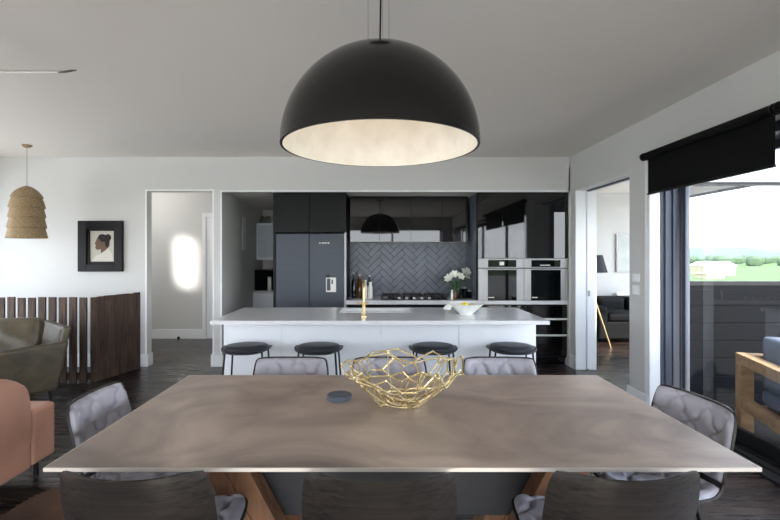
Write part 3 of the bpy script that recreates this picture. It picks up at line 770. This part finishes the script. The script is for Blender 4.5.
def make_chair():
    t = thing('dining_chair', 'x', 'chair', (0, 0, 0), 0, 'dining chairs round the table')
    def sh(u, v): return chair_pt(u, v)
    B().grid(lambda u, v: chair_pt(u, v), 24, 44, .009).build('shell', M['shell'], t)
    def pad(v0, v1, nq):
        def f(u, v):
            vv = v0 + (v1-v0)*v; ed = min(1, min(u, 1-u)/.09)*1.0; ev = min(1, min(v, 1-v)/.09)
            edge = math.sqrt(max(0, 1-(1-ed)**2))*math.sqrt(max(0, 1-(1-ev)**2))
            h = .004 + edge*(.018 + .015*quilt((u-.5)*2+.18, v*nq+.15))
            uu = .5 + (u-.5)*.965
            return chair_pt(uu, vv, h)
        def g(u, v):
            vv = v0 + (v1-v0)*v; return chair_pt(.5+(u-.5)*.93, vv, .0015)
        b = B(); nu, nv = 56, 56
        t2 = bmesh.new()
        A = [[t2.verts.new(f(i/nu, j/nv)) for j in range(nv+1)] for i in range(nu+1)]
        for i in range(nu):
            for j in range(nv): t2.faces.new((A[i][j], A[i+1][j], A[i+1][j+1], A[i][j+1]))
        bmesh.ops.recalc_face_normals(t2, faces=t2.faces)
        return b._add(t2)
    pad(.56, .985, 2.0).build('back_cushion', M['quilt'], t, ang=80)
    pad(.02, .50, 2.9).build('seat_cushion', M['quilt'], t, ang=80)
    B().box(-.15, .15, -.14, .14, .395, .412, .004).build('seat_frame', M['blackmetal'], t)
    for sx in (-1, 1):
        for sy in (-1, 1):
            B().tube([(sx*.13, sy*.12, .40), (sx*.21, sy*.20, 0)], [.014, .009], 10).build('leg', M['blackmetal'], t)
    return t
cp = make_chair()
chairs = [
 (PX(146, 1.31)-.075, 1.61, 0, 'dark shell dining chair seen from behind, nearest the tan sofa'),
 (-.002, 1.60, 0, 'dark shell dining chair seen from behind, in the middle of the near side'),
 (PX(617, 1.31)+.065, 1.61, 0, 'dark shell dining chair seen from behind, nearest the outdoor sofa'),
 (PX(293.5, 2.93), 2.635, PI, 'quilted chair across the table in front of the left stools'),
 (PX(389, 2.93), 2.635, PI, 'quilted chair across the table, seen through the gold bowl'),
 (PX(496.5, 2.93), 2.635, PI, 'quilted chair across the table in front of the rightmost stool'),
 (-1.115, 2.15, -PI/2+.06, 'quilted chair at the table end beside the tan sofa'),
 (1.225, 2.06, PI/2+.10, 'quilted chair at the table end by the window doors'),
]
for i, (x, y, rz, lb) in enumerate(chairs):
    o = cp if i == 0 else copy_tree(cp)
    o.location = (x, y, 0); o.rotation_euler.z = rz; o['label'] = lb

# coasters
for k, lb in ((0, 'lower round slate coaster left of the gold bowl'), (1, 'upper round slate coaster left of the gold bowl')):
    o = B().lathe([(0, 0), (.058, 0), (.061, .003), (.061, .009), (.058, .012), (0, .012)], 40).build('coaster', M['slate'])
    o.location = (PX(339, 2.2)+.002*k, 2.2, TZ+.0005+.0125*k); tag(o, lb, 'coaster', 'slate coasters on the table')
# gold wire bowl
def bowl_prof(r):
    if r < .36: return (.10*r/.36, .007)
    q = (r-.36)/.64
    return (.10 + .165*q, .008 + .155*q**1.08)
b = B()
for seed, sc_, rings_ in ((23, 1.0, ((0, 1), (.22, 4), (.42, 7), (.62, 9), (.82, 11), (1.02, 13), (1.24, 14))), (7, .96, ((0, 1), (.35, 4), (.62, 6), (.9, 8), (1.2, 9)))):
    rb = random.Random(seed); pts2 = []
    for r, n in rings_:
        for j in range(n):
            a = 2*PI*(j + rb.uniform(-.38, .38))/n + r*3
            rr = r + (rb.uniform(-.08, .08) if r else 0)
            pts2.append(Vector((rr*math.cos(a), rr*math.sin(a))))
    dv2, de, df, *_ = delaunay_2d_cdt(pts2, [], [], 0, 1e-6)
    cent = [sum((Vector(dv2[i]) for i in f), Vector((0, 0)))/3 for f in df]
    emap = {}
    for fi, f in enumerate(df):
        for a, c in zip(f, f[1:]+f[:1]): emap.setdefault((min(a, c), max(a, c)), []).append(fi)
    jit = [rb.uniform(-.012, .014) for _ in cent]; rimj = [rb.uniform(-.03, .035) for _ in cent]
    def lift(i):
        r = cent[i].length; a = math.atan2(cent[i].y, cent[i].x); R_, z = bowl_prof(min(r, 1.1))
        z += jit[i]*(r > .4)*.7 + (rimj[i] if r > .95 else 0)
        return Vector((R_*sc_*math.cos(a), R_*sc_*math.sin(a)*.94, max(.007, z)))
    nodes_ = set()
    for (a, c), fs in emap.items():
        if len(fs) == 2:
            p, q = lift(fs[0]), lift(fs[1]); nodes_.update(fs)
            if (p-q).length > .004: b.tube([p, q], .0043, 6)
    for i in nodes_: b.soft(.0105, .0105, .0105, .0052, 0, 1, Matrix.Translation(lift(i)))
o = b.build('wire_bowl', M['gold']); o.location = (PX(402, 2.13), 2.12, TZ); o.rotation_euler.z = .5
tag(o, 'gold wire bowl of tangled rods on the dining table', 'bowl')

# dome pendant
DR, DZ, DY = .45, 1.952, 2.067
t = thing('dome_pendant', 'large black dome pendant with white lining above the dining table', 'lamp', (0, DY, DZ))
pr = [(DR*math.cos(a), DR*math.sin(a)) for a in (i*PI/2/40 for i in range(41))]; pr[-1] = (0, DR)
B().lathe([(DR-.012, -.004), (DR, -.004)] + pr, 96).build('shade', M['dome_out'], t)
ri = DR-.012
pi_ = [(ri*math.cos(a), ri*math.sin(a)) for a in (i*PI/2/40 for i in range(41))]; pi_[-1] = (0, ri)
B().lathe([(ri, -.004)] + pi_, 96).build('lining', M['dome_in'], t)
B().lathe([(0, DR-.004), (.022, DR-.006), (.02, DR+.002), (.008, DR+.012), (0, DR+.012)], 24).build('cap', M['blackmetal'], t)
B().tube([(0, 0, DR), (.004, 0, HC-DZ-.03)], .0042, 8).build('cord', M['blackmetal'], t)
for sx, sy in ((-1, .0), (.75, .3), (.2, -.5)):
    B().tube([(sx*.055, sy*.05, DR-.012), (sx*.055, sy*.05, HC-DZ-.03)], .0011, 5).build('suspension_wire', M['wire'], t)
B().lathe([(0, HC-DZ-.03), (.075, HC-DZ-.03), (.075, HC-DZ-.001), (0, HC-DZ-.001)], 30).build('ceiling_rose', M['blackmetal'], t)
B().lathe([(0, .20), (.03, .21), (.042, .25), (.03, .29), (.02, .31), (.02, .44), (0, .44)], 20).build('bulb', M['bulb'], t)

# seagrass pendant
D = 5.2
t = thing('woven_pendant', 'beehive woven fibre pendant hanging by the left wall', 'lamp', (PX(27, D), D, PZ(238, D)))
H = PZ(186, D)-PZ(238, D)
pr = []
for i in range(61):
    s = i/60; z = H*s
    r = .235 - .05*s - .0*s
    if s > .55: r = (.235-.05*.55)*math.sqrt(max(0, 1-((s-.55)/.45)**2.4))
    k = (s*5.2) % 1
    r += .024*(1-k)*(s < .95) - .010
    pr.append((max(r*.8, .012), z))
B().lathe(pr + [(max(q[0]-.006, .008), q[1]-.003) for q in pr[::-1]], 48).build('shade', M['fibre'], t)
B().tube([(0, 0, H-.06), (0, 0, HC-PZ(238, D)-.02)], .002, 6).build('cord', M['blackmetal'], t)
zc = HC-PZ(238, D)
B().lathe([(0, zc-.025), (.03, zc-.03), (.05, zc-.01), (.05, zc-.001), (0, zc-.001)], 24).build('ceiling_rose', M['fibre'], t)
B().lathe([(0, H-.13), (.02, H-.12), (.03, H-.09), (.018, H-.06), (0, H-.06)], 16).build('bulb', M['cream'], t)

# ceiling fan, one blade in frame
zf = 2.45; Df = (zf-EYE)*450/182
tipx = PX(72, Df)
t = thing('ceiling_fan', 'slim pale ceiling fan with one blade reaching into view at left', 'fan', (tipx-.66, Df, zf))
B().lathe([(0, -.05), (.06, -.045), (.085, -.01), (.085, .05), (.03, .07), (0, .07)], 28).build('motor', M['fan'], t)
B().tube([(0, 0, .06), (0, 0, HC-zf-.02)], .012, 10).build('rod', M['fan'], t)
B().lathe([(0, HC-zf-.05), (.06, HC-zf-.04), (.065, HC-zf-.001), (0, HC-zf-.001)], 24).build('ceiling_rose', M['fan'], t)
for k in range(3):
    mx = at(0, 0, 0, 0, 0, k*2*PI/3) @ Matrix.Rotation(math.radians(22.5), 4, 'X')
    bl = B().hexa([(.07,-.04,-.004),(.62,-.055,-.004),(.62,.055,.006),(.07,.04,.006),(.07,-.04,.002),(.62,-.055,.002),(.62,.055,.012),(.07,.04,.012)], 0, 1, mx).build('blade', M['fan'], t)
    B().hexa([(.62,-.055,-.004),(.66,-.045,-.004),(.66,.045,.006),(.62,.055,.006),(.62,-.055,.002),(.66,-.045,.002),(.66,.045,.012),(.62,.055,.012)], 0, 1, mx).build('blade_tip', M['fan_tip'], bl)

# framed drawing
D = DW
t = thing('framed_drawing', 'small profile portrait drawing in a wide black frame', 'picture', (PX(102, D), D-.001, PZ(271.5, D)))
w_, h_ = 44*D/450/2, (271.5-221)*D/450
mx = w_-PX(90.5, D)*0
ix0, ix1 = PX(91, D)-t.location.x, PX(115, D)-t.location.x
iz0, iz1 = PZ(261.5, D)-t.location.z, PZ(231, D)-t.location.z
B().box(-w_, ix0-.03, -.05, 0, 0, h_, .006).box(ix1+.03, w_, -.05, 0, 0, h_, .006).box(ix0-.03, ix1+.03, -.05, 0, 0, iz0-.03, .006).box(ix0-.03, ix1+.03, -.05, 0, iz1+.03, h_, .006).build('frame', M['frame_black'], t)
B().box(ix0-.03, ix0, -.03, 0, iz0-.03, iz1+.03, .004).box(ix1, ix1+.03, -.03, 0, iz0-.03, iz1+.03, .004).box(ix0, ix1, -.03, 0, iz0-.03, iz0, .004).box(ix0, ix1, -.03, 0, iz1, iz1+.03, .004).build('inner_frame', M['frame_black'], t)
pp = B().box(ix0, ix1, -.012, 0, iz0, iz1).build('paper', M['paper'], t)
def draw(name, poly, m, dep):
    q = [(PX(70+x/7.43, D)-t.location.x, PZ(210+y/7.43, D)-t.location.z) for x, y in poly]
    B().prism(q, 0, .0008, 0, Matrix.Translation((0, -.012-dep, 0)) @ Matrix.Rotation(PI/2, 4, 'X')).build(name, m, pp)
draw('garment', [(165,382),(190,345),(235,322),(290,285),(318,330),(330,382)], M['pale_ink'], .0006)
draw('face', [(212,200),(200,225),(189,250),(196,262),(192,275),(198,292),(216,296),(232,290),(236,322),(268,300),(285,280),(270,235),(250,205)], M['skin_ink'], .0012)
draw('hair', [(212,205),(222,185),(245,178),(268,186),(290,178),(308,190),(312,212),(300,228),(298,262),(288,282),(270,270),(262,235),(240,238),(226,222)], M['charc'], .0018)

# slatted balustrade
t = thing('slatted_balustrade', 'dark timber slat balustrade round the stairwell', 'balustrade', (PX(88, 5.1), 5.1, 0))
ZT = .97
x = PX(87, 5.1)-t.location.x
rs = random.Random(3)
pitch = .1165
for k in range(15):
    x1 = x - k*pitch; wd = .082
    B().box(x1-wd, x1, -.012, .012, .0, ZT+rs.uniform(-.006, .006), .003, 1).build('slat', M['slat'], t)
e0 = Vector((PX(90, 5.1)-t.location.x, 0, 0)); e1 = Vector((PX(139, 5.80)-t.location.x, 5.79-5.1, 0))
dr = e1-e0; n = 8; ag = math.atan2(dr.y, dr.x)
for k in range(n):
    p = e0 + dr*(k+.02)/n; L_ = dr.length/n*.86
    B().box(0, L_, -.026, .0, .0, ZT+rs.uniform(-.004, .004), .003, 1, at(p.x, p.y, 0, 0, 0, ag-.42)).build('slat', M['slat'], t)
b = B().box(-15*pitch, 0, .012, .04, .03, .11); b.box(0, dr.length*.96, .0, .025, .03, .11, 0, 1, at(e0.x, e0.y, 0, 0, 0, ag))
b.build('rail', M['slat'], t)

# armchair
t = thing('armchair', 'olive green leather armchair in front of the slat balustrade', 'armchair', (-3.72, 4.38, 0), math.radians(50))
# local: sitter faces -x
B().box(-.40, .36, -.36, .36, .17, .30, .02, 3).build('base', M['olive'], t)
B().soft(.70, .66, .15, .06, .03, 12, at(-.06, 0, .37)).build('seat_cushion', M['olive'], t)
for sy in (-1, 1):
    y0, y1 = (-.46, -.36) if sy < 0 else (.36, .46)
    B().hexa([(-.40, y0, .14), (.38, y0, .14), (.38, y1, .14), (-.40, y1, .14), (-.52, y0, .56), (.47, y0, .60), (.47, y1, .60), (-.52, y1, .56)], .028, 4).build('arm', M['olive'], t)
B().hexa([(.33, -.36, .2), (.40, -.36, .2), (.40, .36, .2), (.33, .36, .2), (.44, -.37, .73), (.52, -.37, .73), (.52, .37, .73), (.44, .37, .73)], .025, 4).build('backrest', M['olive'], t)
B().soft(.60, .46, .15, .06, .04, 16, at(.06, -.02, .60, PI/2-.32, 0, math.radians(-40)), .014).build('back_cushion', M['olive'], t)
for sx in (-.33, .33):
    for sy in (-.33, .33): B().tube([(sx, sy, .17), (sx*1.05, sy*1.05, 0)], [.018, .012], 10).build('leg', M['blackmetal'], t)

# tan sofa seen from behind its back
t = thing('sofa', 'tan leather sofa with its back to the dining table', 'sofa', (-2.2, 1.95, 0))
Y1 = 1.11; Y0 = -1.0
B().box(-.86, -.02, Y0, Y1-.02, .12, .26, .02, 3).build('base', M['salmon'], t)
def backf(u, v):
    # cross-section loop in x/z swept along y with a rounded far shoulder
    y = Y0+.22 + (Y1-.22-(Y0+.22))*u
    e = max(0, (u-.86)/.14); s_ = math.sqrt(max(0, 1-e**2.2*.34)); top = .30 + (.72-.30)*s_
    a = 2*PI*v
    cx, cz, hx_, hz_ = -.14, (top+.20)/2, .14, (top-.20)/2
    q = .42
    ex = math.copysign(abs(math.cos(a))**q, math.cos(a)); ez = math.copysign(abs(math.sin(a))**q, math.sin(a))
    return (cx + hx_*ex*(1-.10*max(0, ez)) , y, cz + hz_*ez)
bb = B(); t2 = bmesh.new(); nu, nv = 40, 40
G2 = [[t2.verts.new(backf(i/nu, j/nv)) for j in range(nv)] for i in range(nu+1)]
for i in range(nu):
    for j in range(nv): t2.faces.new((G2[i][j], G2[i+1][j], G2[i+1][(j+1) % nv], G2[i][(j+1) % nv]))
t2.faces.new(G2[0]); t2.faces.new(G2[-1][::-1]); bmesh.ops.recalc_face_normals(t2, faces=t2.faces)
bb._add(t2); bb.curved = True; bb.build('backrest', M['salmon'], t)
B().box(-.86, 0, Y1-.215, Y1, .11, .468, .028, 4).build('arm', M['salmon'], t)
B().box(-.86, 0, Y0, Y0+.215, .11, .468, .028, 4).build('arm', M['salmon'], t)
B().box(-.03, -.004, Y0+.22, Y1-.22, .11, .3, .01, 3).build('back_skirt', M['salmon'], t)
for q in (-.40, .385): B().soft(.62, .80, .17, .06, .02, 10, at(-.56, q+.06, .335)).build('seat_cushion', M['salmon'], t)
for sx in (-.78, -.08):
    for sy in (Y0+.08, Y1-.08): B().tube([(sx, sy, .125), (sx, sy, 0)], .016, 10).build('leg', M['blackmetal'], t)

# cowhide rug
rr = random.Random(8); pl = []
for i in range(60):
    a = 2*PI*i/60
    r = 1 + .14*math.sin(3*a+.6) + .10*math.sin(5*a+2) + .05*math.sin(9*a)
    pl.append((.62*r*math.cos(a), .68*r*math.sin(a)))
o = B().prism(pl, .0003, .003).build('cowhide_rug', M['hide']); o.location = (-1.5, 2.16, 0)
tag(o, 'brown cowhide rug on the floor between sofa and table', 'rug')

# roller blinds
for i, (y0, y1, lb) in enumerate(((2.745, 4.12, 'black roller blind over the far window door'), (1.30, 2.725, 'black roller blind just entering the frame at right edge'))):
    t = thing('roller_blind', lb, 'blind', (XR-.06, y1, 2.0), 0, 'black roller blinds')
    L_ = y1-y0
    B().tube([(0, -.01, .345), (0, -L_+.01, .345)], .033, 20).build('roller_tube', M['blind'], t)
    for q in (0, -L_+.012): B().tube([(0, q-.012, .345), (0, q, .345)], .036, 20).box(0, .059, q-.012, q, .315, .375, .003).build('bracket', M['blackmetal'], t)
    B().box(.026, .0285, -L_+.03, -.03, .012, .345).build('fabric', M['blind'], t)
    B().box(.018, .036, -L_+.028, -.028, -.004, .014, .004).build('bottom_bar', M['blackmetal'], t)
    if i == 0: B().tube([(.03, -.004, .33), (.03, .012, -.75), (.03, .02, -.76), (.03, .028, -.75), (.03, .004, .33)], .0018, 5).build('chain', M['cream'], t)
# light switches
for z0, z1, lb in ((PZ(282, 4.3), PZ(274, 4.3), 'upper white light switch on the wall by the window'), (PZ(295, 4.3), PZ(285.5, 4.3), 'lower white light switch on the wall by the window')):
    t = thing('light_switch', lb, 'light switch', (XR, 4.33, z0))
    B().box(-.010, 0, -.055, .06, 0, z1-z0, .003).build('plate', M['trim'], t)
    for q in (-.025, .02): B().box(-.014, -.010, q-.008, q+.008, .02, z1-z0-.02, .002).build('rocker', M['trim'], t)

# ------------------------------------------------------------------ study furniture
t = thing('leather_sofa', 'black leather sofa in the room beyond the doorway', 'sofa', (4.2, 7.6, 0))
B().box(-.66, .62, -.3, .42, .08, .36, .02, 3).build('base', M['leather_black'], t)
for sx in (-.66, .48): B().box(sx, sx+.15, -.33, .43, .07, .60, .04, 4).build('arm', M['leather_black'], t)
B().box(-.52, .48, .2, .43, .36, .72, .05, 4).build('backrest', M['leather_black'], t)
for q in (-.26, .24): B().soft(.49, .56, .16, .06, .03, 10, at(q, -.04, .43)).build('seat_cushion', M['leather_black'], t)
for q in (-.26, .24): B().soft(.48, .16, .26, .06, .0, 10, at(q, .14, .585)).build('back_cushion', M['leather_black'], t)
t = thing('tripod_lamp', 'tripod floor lamp with black shade beyond the doorway', 'lamp', (3.19, 6.95, 0))
B().lathe([(.295, 1.18), (.225, 1.445), (.221, 1.445), (.291, 1.18)], 40).build('lamp_shade', M['shade_black'], t)
B().tube([(0, 0, 1.0), (0, 0, 1.36)], .012, 10).box(-.22, .22, -.003, .003, 1.43, 1.437).build('stem', M['brass'], t)
for k in range(3):
    a = .05 + k*2*PI/3
    B().tube([(.03*math.cos(a), .03*math.sin(a), 1.05), (.39*math.cos(a), .39*math.sin(a), 0)], [.013, .01], 8).build('leg', M['brass'], t)
t = thing('framed_print', 'pale framed print on wall beyond the doorway', 'picture', (PX(615.5, SY), SY-.001, PZ(272, SY)))
B().box(0, .74, -.035, 0, 0, (272-234)*SY/450, .004).build('frame', M['inox'], t)
B().box(.03, .71, -.037, -.035, .03, (272-234)*SY/450-.03).build('print', M['linen'], t)
t = thing('folded_throw', 'folded white throw on the black sofa back', 'throw', (4.32, 7.925, .726))
B().soft(.40, .2, .05, .02, .01, 8, at(0, 0, .026)).build('fabric', M['cream'], t)

# ------------------------------------------------------------------ light
wd = bpy.data.worlds.new('sky'); bpy.context.scene.world = wd; wd.use_nodes = True
nt = wd.node_tree; bg = nt.nodes['Background']
tc = nt.nodes.new('ShaderNodeTexCoord'); sp_ = nt.nodes.new('ShaderNodeSeparateXYZ'); rp = nt.nodes.new('ShaderNodeValToRGB')
cr = rp.color_ramp; cr.elements[0].position = 0; cr.elements[0].color = (.90, .95, 1, 1); cr.elements[1].position = .6; cr.elements[1].color = (.66, .79, 1, 1)
nt.links.new(tc.outputs['Generated'], sp_.inputs[0]); nt.links.new(sp_.outputs['Z'], rp.inputs[0]); nt.links.new(rp.outputs[0], bg.inputs[0])
bg.inputs[1].default_value = 3.0

def area(name, loc, direction, sx, sy, power, portal=False, spread=None, color=(1, 1, 1)):
    l = bpy.data.lights.new(name, 'AREA'); l.shape = 'RECTANGLE'; l.size = sx; l.size_y = sy; l.energy = power; l.color = color
    if spread: l.spread = spread
    o = bpy.data.objects.new(name, l); C.objects.link(o); o.location = loc
    o.rotation_euler = Vector(direction).to_track_quat('-Z', 'Y').to_euler()
    if portal: l.cycles.is_portal = True
    return o
area('sky_portal', (-1.25, YB-.3, 1.21), (0, 1, 0), 6.7, 2.42, 1, True)
area('sky_portal', (XL-.3, -.9, 1.18), (1, 0, 0), 3, 2.35, 1, True)
area('sky_portal', (XL-.3, 3.6, 1.18), (1, 0, 0), 4, 2.35, 1, True)
area('sky_portal', (XO+.2, .76, 1.15), (-1, 0, 0), 6.7, 2.3, 1, True)
area('sky_portal', (SX+.2, 6.2, 1.3), (-1, 0, 0), 3.4, 2.3, 1, True)
# low sun from the right, behind the camera
sl = bpy.data.lights.new('sun', 'SUN'); sl.energy = 6; sl.angle = math.radians(2.5); sl.color = (1, .9, .76)
so = bpy.data.objects.new('sun', sl); C.objects.link(so)
so.rotation_euler = Vector((-.05, .95, -.56)).to_track_quat('-Z', 'Y').to_euler()
# narrow-beam lamp added outside to cast a light patch on the hall wall
tgt = P(183, 262, 7.77); src = Vector((XL-.35, 6.3, 1.9))
area('hall_patch_light', src, tgt-src, .08, .75, 1.7, False, math.radians(8), (1, .97, .93))
hl = bpy.data.lights.new('hall_fill', 'POINT'); hl.energy = 9; hl.shadow_soft_size = .15; ho = bpy.data.objects.new('hall_fill', hl); C.objects.link(ho); ho.location = (-4.0, 6.8, 2.4)  # added unseen fill that lifts the hall wall, no fitting
pl_ = bpy.data.lights.new('bulb_light', 'POINT'); pl_.energy = .15; pl_.color = (1, .97, .92); pl_.shadow_soft_size = .05
po = bpy.data.objects.new('bulb_light', pl_); C.objects.link(po); po.location = (0, DY, DZ+.17)

# ------------------------------------------------------------------ camera
cam = bpy.data.cameras.new('camera'); co = bpy.data.objects.new('camera', cam); C.objects.link(co)
co.location = (0, 0, EYE); co.rotation_euler = (PI/2, 0, 0)
cam.sensor_width = 36; cam.lens = 450*36/780; cam.shift_x = 10/780; cam.shift_y = -6/780; cam.clip_start = .05; cam.clip_end = 2000
sc = bpy.context.scene; sc.camera = co
sc.view_settings.view_transform = 'Standard'; sc.view_settings.look = 'None'; sc.view_settings.gamma = 1
sc.view_settings.use_curve_mapping = False; sc.view_settings.exposure = 1.48
sc.cycles.use_denoising = True
sc.cycles.max_bounces = 14; sc.cycles.diffuse_bounces = 8; sc.cycles.transparent_max_bounces = 16
